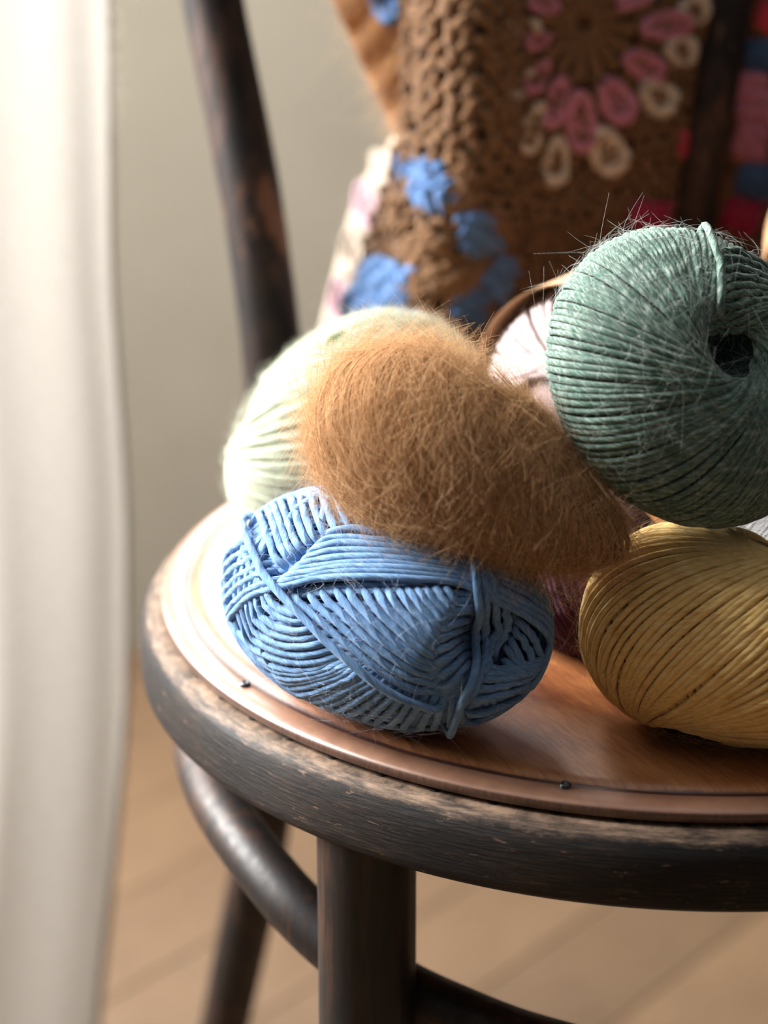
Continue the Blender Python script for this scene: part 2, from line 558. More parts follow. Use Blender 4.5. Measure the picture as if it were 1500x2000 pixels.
def board_mat():
    m, nt, b = new_mat('orange_plywood')
    geo = N(nt, 'ShaderNodeTexCoord').outputs['Object']
    sx = N(nt, 'ShaderNodeSeparateXYZ'); nt.links.new(geo, sx.inputs[0])
    rr = math_n(nt, 'SQRT', math_n(nt, 'ADD', math_n(nt, 'POWER', sx.outputs[0], 2.0), math_n(nt, 'POWER', sx.outputs[1], 2.0)))
    # short flecky grain, long in the direction from back left to front right
    g = noise(nt, mapping(nt, mapping(nt, geo, (1, 1, 1), (0, 0, math.radians(62))), (60, 520, 1)), 1.6, 6, .7)
    big = noise(nt, mapping(nt, mapping(nt, geo, (1, 1, 1), (0, 0, math.radians(25))), (9, 17, 1)), 1.0, 6, .62)
    f = math_n(nt, 'ADD', math_n(nt, 'MULTIPLY', g, .42), math_n(nt, 'MULTIPLY', big, .58))
    col = ramp(nt, f, [(.34, (.085, .022, .010)), (.46, (.20, .060, .022)), (.56, (.37, .140, .046)), (.70, (.52, .25, .09))])
    # lip, dark stained groove and raw ply edge
    wob = math_n(nt, 'ADD', rr, math_n(nt, 'MULTIPLY', math_n(nt, 'SUBTRACT', noise(nt, geo, 26, 3, .6), .5), .0022))
    lip = ramp(nt, noise(nt, geo, 60, 4, .6), [(.3, (.20, .092, .055)), (.7, (.32, .165, .10))])
    edge_c = ramp(nt, noise(nt, mapping(nt, geo, (400, 400, 60)), 2, 3, .6), [(.3, (.055, .024, .015)), (.7, (.13, .06, .036))])
    gr = ramp(nt, noise(nt, geo, 35, 3, .6), [(.35, (.040, .013, .012)), (.7, (.10, .036, .022))])

    def step(v, a, wd):
        x = math_n(nt, 'DIVIDE', math_n(nt, 'SUBTRACT', v, a), wd)
        c = N(nt, 'ShaderNodeClamp'); nt.links.new(x, c.inputs[0]); return c.outputs[0]
    col = mix(nt, step(wob, .1809, .0006), col, gr)
    col = mix(nt, step(wob, .1836, .0010), col, lip)
    col = mix(nt, step(rr, .19205, .0002), col, edge_c)
    nt.links.new(col, b.inputs['Base Color'])
    nt.links.new(ramp(nt, g, [(.3, (.52,) * 3), (.7, (.40,) * 3)]), b.inputs['Roughness'])
    b.inputs['Coat Weight'].default_value = .65; b.inputs['Coat Roughness'].default_value = .30
    bump(nt, b, g, .35, .0002)
    return m


m = MB()
prof = [(.0001, .0076), (.09, .0075), (.15, .0072), (.176, .0067), (.1803, .0062), (.1814, .0049), (.1828, .0047), (.1840, .0053), (.1885, .0049), (.1911, .0043), (.1921, .0036), (.1925, .0028), (.1925, .0008), (.1919, .0003), (.17, .0003), (.0001, .0003)]
m.lathe(prof, 200)
m.build('seat_board', board_mat(), chair)

# cane holes under the board's edge: flush dark discs paint the shade inside them
M_hole_shade = plain('hole_shade', (.012, .008, .006), .9)
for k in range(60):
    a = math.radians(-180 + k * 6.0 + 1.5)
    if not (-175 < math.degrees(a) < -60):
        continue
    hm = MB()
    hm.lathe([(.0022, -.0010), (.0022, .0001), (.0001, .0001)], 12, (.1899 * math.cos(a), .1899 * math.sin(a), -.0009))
    hm.build('cane_hole_shade', M_hole_shade, chair)

# screws in the seat
M_screw = plain('dark_steel', (.09, .095, .11), .35, metal=.9, nscale=300)
for px, py in ((462, 1273), (479, 1334), (1104, 1531)):
    p = UZ(px, py, .0060)
    hm = MB()
    hm.lathe([(.0019, -.0015), (.0019, -.0002), (.0016, .0003), (.0009, .0005), (.0007, -.0001), (.0001, -.0002)], 12, p)
    s_ = hm.build('screw', M_screw, chair)


def leg(path, radii, name='leg', mat=None, parent=None, sides=20):
    hm = MB(); P = catmull(path, 60)
    R = np.interp(np.linspace(0, 1, 60), np.linspace(0, 1, len(radii)), radii)
    hm.tube(P, R, sides=sides)
    return hm.build(name, mat or M_leg, parent or chair)


for sx_ in (-1, 1):
    fx = -.1128 * 1 if sx_ < 0 else .1128
    leg([(fx, -.1425, -.024), (fx * 1.0, -.1428, -.12), (fx * 1.01, -.145, -.3), (fx * 1.03, -.150, ZF)], [.0165, .0166, .0150, .0125])
    # rear leg
    leg([(sx_ * .1560, .139, -.014), (sx_ * .157, .138, -.08), (sx_ * .1655, .146, -.185), (sx_ * .1895, .186, -.32), (sx_ * .215, .226, ZF)], [.0135, .0135, .0132, .0128, .012])

# outer bow of the back: one bent rod from side to side over the top
half = [(.1555, .138, -.03), (.1555, .139, .0), (.1562, .141, .05), (.1650, .156, .12), (.1815, .184, .20), (.196, .208, .28), (.192, .232, .36), (.150, .250, .42), (.08, .258, .450)]
path = [(-x, y, z) for x, y, z in half] + [(0, .26, .456)] + [(x, y, z) for x, y, z in half[::-1]]
hm = MB(); hm.tube(catmull(path, 200), .0134, sides=18); hm.build('back_bow', M_bow, chair)
# inner bow
half = [(.024, .178, -.012), (.0262, .177, .04), (.0325, .174, .1135), (.0455, .190, .20), (.061, .208, .28), (.062, .222, .34), (.04, .232, .385)]
path = [(-x, y, z) for x, y, z in half] + [(0, .235, .398)] + [(x, y, z) for x, y, z in half[::-1]]
hm = MB(); hm.tube(catmull(path, 160), .0098, sides=16); hm.build('inner_bow', M_bow, chair)
# bent brace: from the rim at either side, behind the front legs and across the front
BR = [(392, 1450, -.005), (396, 1490, -.02), (425, 1565, -.05), (484, 1655, -.08), (560, 1752, -.104), (640, 1832, -.118), (720, 1893, -.127), (800, 1942, -.136), (900, 1988, -.146), (1000, 2028, -.155), (1120, 2064, -.163)]
lp = np.array([U(*q) for q in BR])
lp = np.vstack([lp, [[-.016, -.168, lp[-1, 2] - .006]]])
path = np.vstack([lp, (lp * np.array([-1, 1, 1]))[::-1]])
hm = MB(); hm.tube(catmull(path, 160), .0106, sides=16); hm.build('brace', M_leg, chair)


# ------------------------------------------------------------------ yarn balls
class Ball:
    def __init__(s, c, L, r, yaw, tilt, n=2.0, tp=0.0, dimples=()):
        s.c = np.array(c, float); s.L, s.r, s.n, s.tp = L, r, n, tp
        a = unit(yaw, tilt); yw = math.radians(yaw)
        b = np.array([-math.sin(yw), math.cos(yw), 0]); s.M = np.stack([a, b, np.cross(a, b)])
        s.dim = [(nrm(np.array(d, float)), dep, sig) for d, dep, sig in dimples]

    def rad(s, d, scale=1.0):
        """distance from the centre to the surface along unit directions d"""
        q = d @ s.M.T
        x = q[..., 0] / s.L; h = np.hypot(q[..., 1], q[..., 2]) / s.r
        k = (np.abs(x) ** s.n + h ** s.n) ** (-1 / s.n)
        if s.tp:
            for _ in range(12):
                hh = h / np.maximum(1 + s.tp * k * x, .2)
                k = .5 * k + .5 * (np.abs(x) ** s.n + hh ** s.n) ** (-1 / s.n)
        for dd, dep, sig in s.dim:
            th = np.arccos(np.clip(d @ dd, -1, 1))
            k = k * (1 - dep * np.exp(-(th / sig) ** 3))
        for other, grow in getattr(s, 'press', ()):      # soft ball pressed flat against its neighbour
            fr = np.linspace(.45, 1.0, 28)
            X = s.c + d[..., None, :] * (k[..., None] * fr)[..., None] - other.c
            D = nrm(X); ins = np.linalg.norm(X, axis=-1) < other.rad(D) * grow
            hit = ins.any(-1); i = ins.argmax(-1)
            k = np.where(hit, k * fr[np.maximum(i - 1, 0)], k)
        return k * scale

    def at(s, d, off=0.0):
        """surface point (plus an outward offset) and normal along unit directions"""
        d = nrm(np.asarray(d, float))
        p = d * s.rad(d)[..., None]
        e1 = nrm(np.cross(d, np.array([.13, .57, .81]))); e2 = np.cross(d, e1)
        h = 2e-3
        da = nrm(d + h * e1); db = nrm(d + h * e2)
        n = nrm(np.cross(da * s.rad(da)[..., None] - p, db * s.rad(db)[..., None] - p))
        n = n * np.sign((n * d).sum(-1, keepdims=True))
        return s.c + p + n * np.asarray(off)[..., None], n

    def px_dir(s, px, py):
        """direction from the ball's centre to the near surface point seen through a point of the photo frame"""
        d = ray(px, py); t = np.linspace(.45, 1.25, 700)
        X = CAM + d[..., None, :] * t[:, None] - s.c
        D = nrm(X); f = np.linalg.norm(X, axis=-1) / s.rad(D)
        inside = f < 1
        hit = inside.any(-1)
        i = np.where(hit, inside.argmax(-1), f.argmin(-1))
        return np.take_along_axis(D, i[..., None, None], -2)[..., 0, :]


def axes_of(pole):
    p = nrm(np.array(pole, float)); e = nrm(np.cross(p, np.array([.2, .1, 1.0]))); return p, e, np.cross(p, e)


def swirl(ball, pole, rho, n, sgn=1, jitter=.25, tau0=-.25, tau1=math.pi + .2, skip=None, npt=110, off=0.0, rr=.0012, phase=0.0, wav=0.0, rim=0.5):
    """n parallel windings, each a tilted great circle that just misses the poles; yields points and normals"""
    p, e1, e2 = axes_of(pole)
    out = []
    for j in range(n):
        phi = 2 * math.pi * (j + phase) / n + rng.normal(0, jitter) / n * 2 * math.pi
        if skip and skip(math.degrees(phi) % 360):
            continue
        rh = rho * (1 + rng.normal(0, .05))
        n0 = math.cos(rh) * p + math.sin(rh) * (math.cos(phi) * e1 + math.sin(phi) * e2)
        b = sgn * (-math.sin(phi) * e1 + math.cos(phi) * e2)
        tau = np.linspace(tau0, tau1, npt)
        d = np.cos(tau)[:, None] * n0 + np.sin(tau)[:, None] * b
        if wav:
            d = d + p * (wav * np.sin(tau * 3 + rng.uniform(0, 6)))[:, None]
        o = np.full(npt, off) + rng.normal(0, .12) * rr + .10 * rr * np.sin(tau * rng.uniform(4, 9) + rng.uniform(0, 6))
        o = o + rng.uniform(-.5, 1) * rim * rr * np.exp(-(tau / .7) ** 2)
        dip = np.clip((tau - tau0) / .18, 0, 1) * np.clip((tau1 - tau) / .18, 0, 1)
        P, Nn = ball.at(d, o - (1 - dip) * rr * 2.2)
        out.append((P, Nn))
    return out


def wind(paths, r, sides=7, step=.0016, flat=.92):
    mb = MB()
    for P, Nn in paths:
        Q = resample(np.hstack([P, Nn]), step)
        L = np.linspace(0, 1, len(Q))
        rr = r * (1 + .06 * np.sin(np.arange(len(Q)) * rng.uniform(.12, .3) + rng.uniform(0, 6)) + rng.normal(0, .03))
        mb.tube(Q[:, :3], rr, nrm(Q[:, 3:]), sides, flat, v0=rng.random())
    return mb


def patch(ball, guides, n, off, r, dive=.16, end=1.0, jit=.18, ext=(0, 0)):
    """n strands lying side by side on the ball between guide lines"""
    G = [catmull(np.array(g, float), 60) for g in guides]
    G = np.stack(G); out = []
    for j in range(n):
        t = (j / max(1, n - 1)) * (len(G) - 1)
        t = np.clip(t + rng.normal(0, jit) * (len(G) - 1) / max(n, 2) * .5, 0, len(G) - 1)
        w_ = catmull(G.reshape(len(G), -1), 201)[int(round(t / (len(G) - 1) * 200))].reshape(60, 2) if len(G) > 2 else G[0] * (1 - t) + G[-1] * t
        d = ball.px_dir(w_[:, 0], w_[:, 1])
        u = np.linspace(0, 1, 60)
        dip = np.clip(u / dive, 0, 1) * np.clip((1 - u) / dive, 0, 1)
        dip = dip * dip * (3 - 2 * dip)
        o = off * r * (1 + 0) * dip - (1 - dip) * r * end * 1.6 + rng.normal(0, .10) * r
        d = nrm(catmull(d[::3], 60))
        for side, e in enumerate(ext):                   # carry the strand on round the far side
            if e:
                d0, d1 = (d[0], d[4]) if side == 0 else (d[-1], d[-5])
                tv = nrm(d0 - d1 - ((d0 - d1) @ d0) * d0)
                th = np.linspace(0, e, 26)[1:, None]
                x = np.cos(th) * d0 + np.sin(th) * tv
                d = np.vstack([x[::-1], d]) if side == 0 else np.vstack([d, x])
                o = np.r_[np.full(25, o[20]), np.where(u < .3, o[20], o)] if side == 0 else np.r_[np.where(np.arange(len(o)) > len(o) - 18, o[-20], o), np.full(25, o[-20])]
                if side == 0: o[:6] -= r * np.linspace(2.6, 0, 6)
                else: o[-6:] -= r * np.linspace(0, 2.6, 6)
        out.append(ball.at(d, o))
    return out


def core(ball, scale, mat, name, parent):
    u = np.linspace(0.001, math.pi - .001, 40); v = np.linspace(0, 2 * math.pi, 64, endpoint=False)
    VV, UU = np.meshgrid(v, u, indexing='ij')
    d = np.stack([np.sin(UU) * np.cos(VV), np.sin(UU) * np.sin(VV), np.cos(UU)], -1)
    V = ball.c + d * ball.rad(d)[..., None] * scale
    m = MB(); m.grid(V, True)
    return m.build(name, mat, parent)


def fuzz_on(ball, k, length, lift, rad, mat, name, parent, off=.001, npt=7, along=None, spread=1.0, curl=.6, front=True):
    """stray fibres growing from the surface"""
    d = nrm(rng.normal(size=(k * (3 if front else 1), 3)))
    if front:
        view = nrm(CAM - ball.c)
        d = d[(d @ view) > -.35][:k]; k = len(d)
    P, Nn = ball.at(d, np.full(k, off))
    if along is not None:
        T = along(d)
        T = nrm(T - (T * Nn).sum(-1, keepdims=True) * Nn) * np.where(rng.random((k, 1)) < .5, -1, 1)
        T = nrm(T + spread * rng.normal(0, .5, (k, 3)))
    else:
        T = nrm(rng.normal(size=(k, 3)))
    T = nrm(T - (T * Nn).sum(-1, keepdims=True) * Nn)
    B = np.cross(Nn, T)
    ln = length * np.clip(rng.lognormal(0, .4, (k, 1, 1)), .3, 1.6)
    t = np.linspace(0, 1, npt)[None, :, None]
    l1 = lift * np.minimum(rng.gamma(1.2, 1.0, (k, 1, 1)), 2.4)
    w1 = rng.normal(0, curl, (k, 1, 1)); w2 = rng.normal(0, curl, (k, 1, 1)); f1 = rng.uniform(2, 6, (k, 1, 1)); p1 = rng.uniform(0, 6, (k, 1, 1))
    H = P[:, None] + ln * (t * T[:, None] + w1 * t * t * B[:, None] + .18 * curl * np.sin(f1 * t + p1) * t * B[:, None] + (l1 * t - .55 * l1 * t * t + .15 * w2 * t * t) * Nn[:, None])
    return hairs(name, H, rad * rng.uniform(.6, 1.3, k), mat, parent)


def great_dir(pole, rho, sgn):
    """direction of the winding at a surface direction"""
    p = nrm(np.array(pole, float))

    def f(d):
        c = d @ p
        az = nrm(np.cross(p, d)); mer = nrm(p - c[:, None] * d)       # azimuthal and toward the pole
        th = np.arccos(np.clip(c, -1, 1))
        s_ = np.clip(math.sin(rho) / np.maximum(np.sin(th), 1e-3), -1, 1)
        return sgn * s_[:, None] * az - np.sqrt(1 - s_ ** 2)[:, None] * mer
    return f


def ball_root(name, ball, label, cat='yarn ball', group=None):
    e = empty(name, (ball.c[0], ball.c[1], .007))
    return tag(e, label, cat, group)


# ---- blue skein in front
RB = .00132
blue = Ball((-.1078, -.1250, .0437), .0586, .0362, -39, 0, 2.12)
hole_d = blue.px_dir(np.array([978.]), np.array([1262.]))[0]
blue.dim = [(hole_d, .28, .22)]
M_blue = yarn_mat('blue_wool', (.065, .15, .33), (.145, .285, .51), (.30, .45, .67), twist=95, plies=2, bumpd=.0004)
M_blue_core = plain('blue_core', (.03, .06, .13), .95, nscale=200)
rb = ball_root('yarn_ball', blue, 'blue wool skein with crossing strands at the front of the seat')
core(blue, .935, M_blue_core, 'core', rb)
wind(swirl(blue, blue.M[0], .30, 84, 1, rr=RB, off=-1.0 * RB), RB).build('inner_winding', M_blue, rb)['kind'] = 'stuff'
LAY = [
    ('back_wrap', [[(480, 975), (512, 1012), (541, 1084), (568, 1116)], [(580, 940), (592, 985), (612, 1040), (628, 1064)], [(690, 938), (705, 970), (722, 1010), (742, 1036)], [(800, 960), (805, 985), (812, 1020), (820, 1050)]], 16, 1.0),
    ('left_wrap', [[(566, 1142), (545, 1150), (500, 1165), (462, 1199), (452, 1225)], [(535, 1100), (505, 1112), (470, 1130), (440, 1160)], [(505, 1055), (480, 1065), (455, 1080), (436, 1105)]], 7, 1.1),
    ('upper_band', [[(500, 1166), (545, 1150), (575, 1145), (640, 1132), (750, 1132), (850, 1138), (910, 1150), (990, 1180), (1045, 1222), (1074, 1275)],
                    [(560, 1120), (590, 1108), (640, 1098), (700, 1094), (760, 1096), (850, 1108), (920, 1120), (1000, 1145), (1055, 1185), (1080, 1230)],
                    [(610, 1058), (650, 1046), (700, 1042), (760, 1052), (830, 1068), (900, 1082), (960, 1098), (1020, 1125), (1062, 1165), (1080, 1200)]], 9, 1.5),
    ('front_wrap', [[(560, 1150), (620, 1202), (700, 1270), (780, 1326), (885, 1366)], [(650, 1140), (690, 1188), (750, 1245), (800, 1282), (862, 1318)], [(740, 1140), (775, 1190), (810, 1225), (838, 1248), (858, 1266)],
                    [(800, 1140), (824, 1172), (845, 1198), (860, 1215), (872, 1228)], [(866, 1144), (874, 1158), (882, 1168), (888, 1176), (894, 1184)]], 14, .8),
    ('seam_wrap', [[(858, 1214), (880, 1198), (905, 1190), (930, 1186)], [(846, 1272), (868, 1262), (895, 1246), (930, 1232)], [(860, 1352), (880, 1330), (900, 1308), (925, 1288)]], 7, .5),
    ('lower_left_wrap', [[(525, 1150), (540, 1178), (575, 1198), (606, 1196)], [(496, 1170), (512, 1220), (570, 1246), (650, 1240)], [(474, 1200), (500, 1262), (580, 1290), (690, 1280)]], 7, .6),
    ('lower_wrap', [[(478, 1240), (525, 1290), (590, 1305), (690, 1285)], [(540, 1330), (590, 1345), (660, 1325), (725, 1295)], [(640, 1390), (690, 1370), (735, 1340), (770, 1315)], [(770, 1425), (795, 1395), (815, 1365), (830, 1345)], [(905, 1418), (900, 1400), (897, 1380), (896, 1362)]], 19, .55),
    ('end_wrap', [[(978, 1285), (990, 1300), (1010, 1312), (1030, 1316)], [(985, 1240), (1000, 1262), (1015, 1290), (1026, 1312)], [(1000, 1205), (1030, 1236), (1048, 1270), (1056, 1296)]], 5, .4),
    ('lower_end_wrap', [[(925, 1298), (970, 1306), (1030, 1296), (1078, 1262)], [(915, 1345), (970, 1338), (1030, 1318), (1070, 1280)], [(890, 1412), (950, 1398), (1020, 1362), (1062, 1310)]], 7, .8),
]
EXT = dict(back_wrap=(.9, 0), left_wrap=(0, .9), upper_band=(0, .5), lower_left_wrap=(.6, 0), lower_wrap=(.8, 0), lower_end_wrap=(0, .5))
for nm, g, n_, of in LAY:
    wind(patch(blue, g, n_, of, RB, ext=EXT.get(nm, (0, 0))), RB).build(nm, M_blue, rb)['kind'] = 'stuff'
single = [
    ([(470, 985), (485, 1025), (510, 1085), (540, 1135), (590, 1185), (650, 1245), (710, 1297), (775, 1340), (840, 1366), (900, 1376)], 2.6),
    ([(914, 1085), (920, 1140), (919, 1200), (916, 1240), (911, 1300), (898, 1350), (880, 1402), (868, 1424)], 2.7),
    ([(934, 1090), (940, 1180), (944, 1240), (939, 1285), (926, 1325), (905, 1372)], 1.9),
    ([(956, 1100), (962, 1172), (968, 1204), (960, 1250), (946, 1292), (930, 1325)], 1.4),
    ([(976, 1150), (984, 1190), (988, 1215), (972, 1252), (955, 1285)], 1.0),
    ([(935, 1100), (925, 1105), (950, 1140), (958, 1160)], 1.8),
]
for g, of in single:
    wind(patch(blue, [g, g], 1, of, RB * 1.08, dive=.07), RB * 1.08, sides=8).build('crossing_strand', M_blue, rb)
M_bf = fuzz_mat('blue_fibre', (.42, .56, .78), (.75, .76, .78))
fuzz_on(blue, 1000, .006, .24, .00003, M_bf, 'fuzz', rb, off=.0022, curl=1.6, npt=11)

# ---- mohair ball lying on top
RM_ = .00055
brown = Ball((-.0793, -.135, .0940), .0540, .0268, -17, -24, 2.02, -.384)
bp = brown.px_dir(np.array([975.]), np.array([700.]))[0]
brown.dim = [(bp, .16, .30)]
brown.press = [(blue, 1.03)]
M_br = yarn_mat('mohair_thread', (.27, .135, .055), (.48, .28, .13), (.68, .46, .25), twist=400, plies=2, bumpd=.0001)
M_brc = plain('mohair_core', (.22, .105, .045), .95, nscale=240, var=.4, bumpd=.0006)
rbr = ball_root('yarn_ball', brown, 'fluffy caramel brown mohair ball lying on top of the blue skein')
core(brown, .985, M_brc, 'core', rbr)
wind(swirl(brown, bp, .42, 210, 1, rr=RM_, jitter=1.0, off=.0007, wav=.02), RM_ * .8, sides=5, step=.0028).build('winding', M_br, rbr)['kind'] = 'stuff'
M_mf = fuzz_mat('mohair_fibre', (.36, .175, .072), (.88, .62, .37), .35)
gd = great_dir(bp, .42, 1)
fuzz_on(brown, 22000, .017, .065, .00005, M_mf, 'mohair_fuzz', rbr, off=.0004, along=gd, spread=.5, curl=.38, npt=9)
fuzz_on(brown, 3000, .007, .18, .00004, M_mf, 'mohair_halo', rbr, off=.0008, along=gd, spread=1.4, curl=1.6, npt=10)

# ---- green ball
RG = .00107
green = Ball((-.0100, -.120, .1206), .0290, .0494, -55, 38, 2.05)
gp = green.px_dir(np.array([1450.]), np.array([672.]))[0]
green.dim = [(gp, .72, .40), (-gp, .3, .3)]
M_gr = yarn_mat('green_heather_wool', (.016, .048, .039), (.070, .140, .108), (.46, .53, .47), twist=105, plies=2, bumpd=.0005, cbal=(.32, .49, .70), sheen=.3)
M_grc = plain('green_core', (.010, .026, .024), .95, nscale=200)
rg = ball_root('yarn_ball', green, 'heathered sage green ball with an open centre, topmost at right')
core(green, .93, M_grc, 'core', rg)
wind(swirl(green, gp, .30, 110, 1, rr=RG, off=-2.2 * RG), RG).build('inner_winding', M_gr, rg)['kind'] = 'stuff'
wind(swirl(green, gp, .44, 122, -1, rr=RG, off=-.2 * RG, tau0=-.2, rim=1.3, jitter=.1), RG, sides=8).build('outer_winding', M_gr, rg)['kind'] = 'stuff'
wind(patch(green, [[(1388, 648), (1420, 652), (1462, 632), (1510, 600)], [(1392, 585), (1425, 572), (1468, 572), (1512, 585)], [(1398, 500), (1430, 498), (1470, 515), (1512, 545)]], 10, 1.6, RG, dive=.12, ext=(0, .5)), RG * 1.05, sides=8).build('crossing_winding', M_gr, rg)['kind'] = 'stuff'
wind(patch(green, [[(1366, 440), (1382, 478), (1398, 530), (1396, 585), (1386, 642)]] * 2, 2, 2.6, RG, dive=.08), RG * 1.15, sides=8).build('crossing_strand', M_gr, rg)
M_gf = fuzz_mat('green_fibre', (.45, .56, .52), (.85, .85, .82), .5)
fuzz_on(green, 1700, .0055, .26, .00003, M_gf, 'fuzz', rg, off=.0010, curl=1.7, npt=11)

# ---- yellow ball
RY = .00122
yel = Ball((.0060, -.1440, .0405), .0505, .0330, -32, 0, 2.4, -.15)
yp = nrm(yel.px_dir(np.array([1520.]), np.array([1075.]))[0] + np.array([.25, .40, .42]))
M_ye = yarn_mat('mustard_wool', (.58, .33, .10), (.84, .58, .22), (.90, .74, .40), twist=110, plies=2, bumpd=.00045, cbal=(.3, .5, .7))
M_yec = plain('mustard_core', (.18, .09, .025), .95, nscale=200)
ry = ball_root('yarn_ball', yel, 'mustard yellow wool ball at the right front of the seat')
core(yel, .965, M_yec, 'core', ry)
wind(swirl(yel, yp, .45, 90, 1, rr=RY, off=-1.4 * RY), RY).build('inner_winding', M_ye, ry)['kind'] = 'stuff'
wind(swirl(yel, yp, .42, 88, -1, rr=RY, off=-.1 * RY, jitter=.12), RY, sides=8).build('outer_winding', M_ye, ry)['kind'] = 'stuff'
M_yf = fuzz_mat('mustard_fibre', (.62, .42, .17), (.82, .70, .45))
fuzz_on(yel, 1500, .0045, .3, .00003, M_yf, 'fuzz', ry, off=.0010, curl=1.6, npt=10)

# ---- pale tweed ball behind
RP = .0016
pale = Ball((-.1165, .0241, .0520), .0562, .0425, 32, 27, 2.07, .084)
pp = pale.px_dir(np.array([470.]), np.array([800.]))[0]
M_pa = yarn_mat('pale_tweed_wool', (.27, .31, .21), (.45, .49, .37), (.62, .64, .52), twist=100, plies=2, bumpd=.0005,
                speck=[((.10, .16, .42), 75, .735), ((.05, .13, .04), 70, .74), ((.45, .30, .45), 80, .74)])
rp = ball_root('yarn_ball', pale, 'pale cream green tweed ball with coloured flecks behind the mohair')
core(pale, .965, plain('pale_core', (.34, .36, .28), .95), 'core', rp)
wind(swirl(pale, pp, .35, 92, 1, rr=RP, off=-.2 * RP), RP).build('winding', M_pa, rp)['kind'] = 'stuff'
fuzz_on(pale, 3500, .005, .4, .00005, fuzz_mat('pale_fibre', (.62, .64, .54)), 'fuzz', rp, off=.0012, curl=.8)

# ---- pale pink ball in a kraft paper band
pink = Ball(U(1196, 758, .0), .054, .0418, 57, 0, 2.2)
M_pi = yarn_mat('pale_pink_wool', (.30, .20, .20), (.44, .35, .34), (.52, .45, .44), twist=100, bumpd=.0004)
rpi = ball_root('yarn_ball', pink, 'pale pink ball in a kraft paper band behind the green ball')
core(pink, .965, plain('pink_core', (.45, .33, .33), .95), 'core', rpi)
wind(swirl(pink, pink.M[0], .35, 100, 1, rr=.0013, off=0), .0013).build('winding', M_pi, rpi)['kind'] = 'stuff'
fuzz_on(pink, 1500, .004, .4, .00005, fuzz_mat('pink_fibre', (.5, .43, .42)), 'fuzz', rpi, off=.001, curl=.8)
M_kraft = plain('kraft_paper', (.47, .27, .135), .7, nscale=140, var=.12, bumpd=.0001)


def band(ball, x0, x1, rad, name, parent, mat):
    aa = np.linspace(0, 2 * np.pi, 80, endpoint=False)
    pr = [(x0, rad), (x1, rad), (x1, rad - .0006), (x0, rad - .0006), (x0, rad)]
    V = np.stack([np.stack([np.full_like(aa, x), np.cos(aa) * r_, np.sin(aa) * r_], -1) for x, r_ in pr], 1)
    V = ball.c + V @ ball.M
    m = MB(); m.grid(V, True)
    return m.build(name, mat, parent, smooth=True)


band(pink, -.027, .046, .0456, 'paper_band', rpi, M_kraft)

# ---- plum ball in the gap, grey ball under the green one, tan ball at the right edge
plum = Ball((-.036, -.072, .0345), .030, .0275, 60, 0, 2.1)
M_pl = yarn_mat('plum_wool', (.022, .003, .013), (.045, .007, .026), (.075, .014, .042), twist=120)
rpl = ball_root('yarn_ball', plum, 'dark plum ball in the gap between the blue and mustard balls')
core(plum, .96, plain('plum_core', (.04, .006, .02), .95), 'core', rpl)
wind(swirl(plum, (0, .3, 1), .3, 70, 1, rr=.0012), .0012).build('winding', M_pl, rpl)['kind'] = 'stuff'

grey = Ball((.052, -.066, .0340), .042, .027, 10, 0, 2.3)
M_gy = yarn_mat('pale_grey_wool', (.20, .20, .205), (.25, .25, .255), (.30, .30, .30), twist=170, bumpd=.0002)
rgy = ball_root('yarn_ball', grey, 'pale grey ball mostly hidden under the green ball')
core(grey, .96, plain('grey_core', (.4, .4, .4), .95), 'core', rgy)
wind(swirl(grey, (1, .2, .3), .3, 84, 1, rr=.0011), .0011, step=.002).build('winding', M_gy, rgy)['kind'] = 'stuff'

tan = Ball((.085, .060, .1150), .045, .040, 80, 0, 2.1)
rtn = ball_root('yarn_ball', tan, 'tan ball in a kraft paper band at the right edge behind the green ball')
core(tan, .96, plain('tan_core', (.3, .16, .08), .95), 'core', rtn)
wind(swirl(tan, tan.M[0], .3, 90, 1, rr=.0013), .0013, step=.002).build('winding', yarn_mat('tan_wool', (.30, .15, .06), (.45, .25, .11), (.6, .37, .19)), rtn)['kind'] = 'stuff'
band(tan, -.028, .028, .0412, 'paper_band', rtn, M_kraft)

# ------------------------------------------------------------------ crochet blanket over the chair back
blk = empty('crochet_blanket', (.0, .17, .0))
tag(blk, 'brown crochet blanket with pink, cream and blue flower squares over the chair back', 'blanket')
# depth of the cloth: columns (left to right) and rows (top to bottom)
GX = np.array([640, 740, 800, 860, 930, 1000, 1060, 1135, 1240, 1340, 1420, 1520, 1640], float)
GY = np.array([-400, -120, 120, 290, 450, 640, 780], float)
GD = np.array([
    [.235, .232, .222, .205, .200, .212, .218, .220, .226, .232, .236, .240, .242],
    [.200, .195, .178, .155, .150, .166, .172, .174, .182, .192, .198, .202, .205],
    [.200, .192, .172, .148, .143, .160, .166, .168, .176, .187, .192, .196, .200],
    [.195, .180, .160, .140, .136, .152, .160, .162, .170, .182, .186, .190, .194],
    [.180, .150, .132, .124, .130, .146, .154, .158, .166, .180, .184, .188, .190],
    [.165, .132, .118, .114, .122, .136, .146, .152, .162, .178, .184, .188, .190],
    [.155, .125, .110, .106, .115, .130, .142, .150, .160, .178, .184, .188, .190]])


def depth(px, py):
    px = np.asarray(px, float); py = np.asarray(py, float)
    shp = px.shape; px = px.ravel(); py = py.ravel()
    cols = np.stack([np.interp(px, GX, row) for row in GD], 0)
    # smooth blend between rows and a light smoothing across columns
    cols2 = np.stack([(np.interp(px - 22, GX, row) + np.interp(px + 22, GX, row) + 2 * np.interp(px, GX, row)) / 4 for row in GD], 0)
    i = np.clip(np.searchsorted(GY, py) - 1, 0, len(GY) - 2)
    f = np.clip((py - GY[i]) / (GY[i + 1] - GY[i]), 0, 1); f = f * f * (3 - 2 * f)
    k = np.arange(len(px))
    return (cols2[i, k] * (1 - f) + cols2[i + 1, k] * f).reshape(shp)


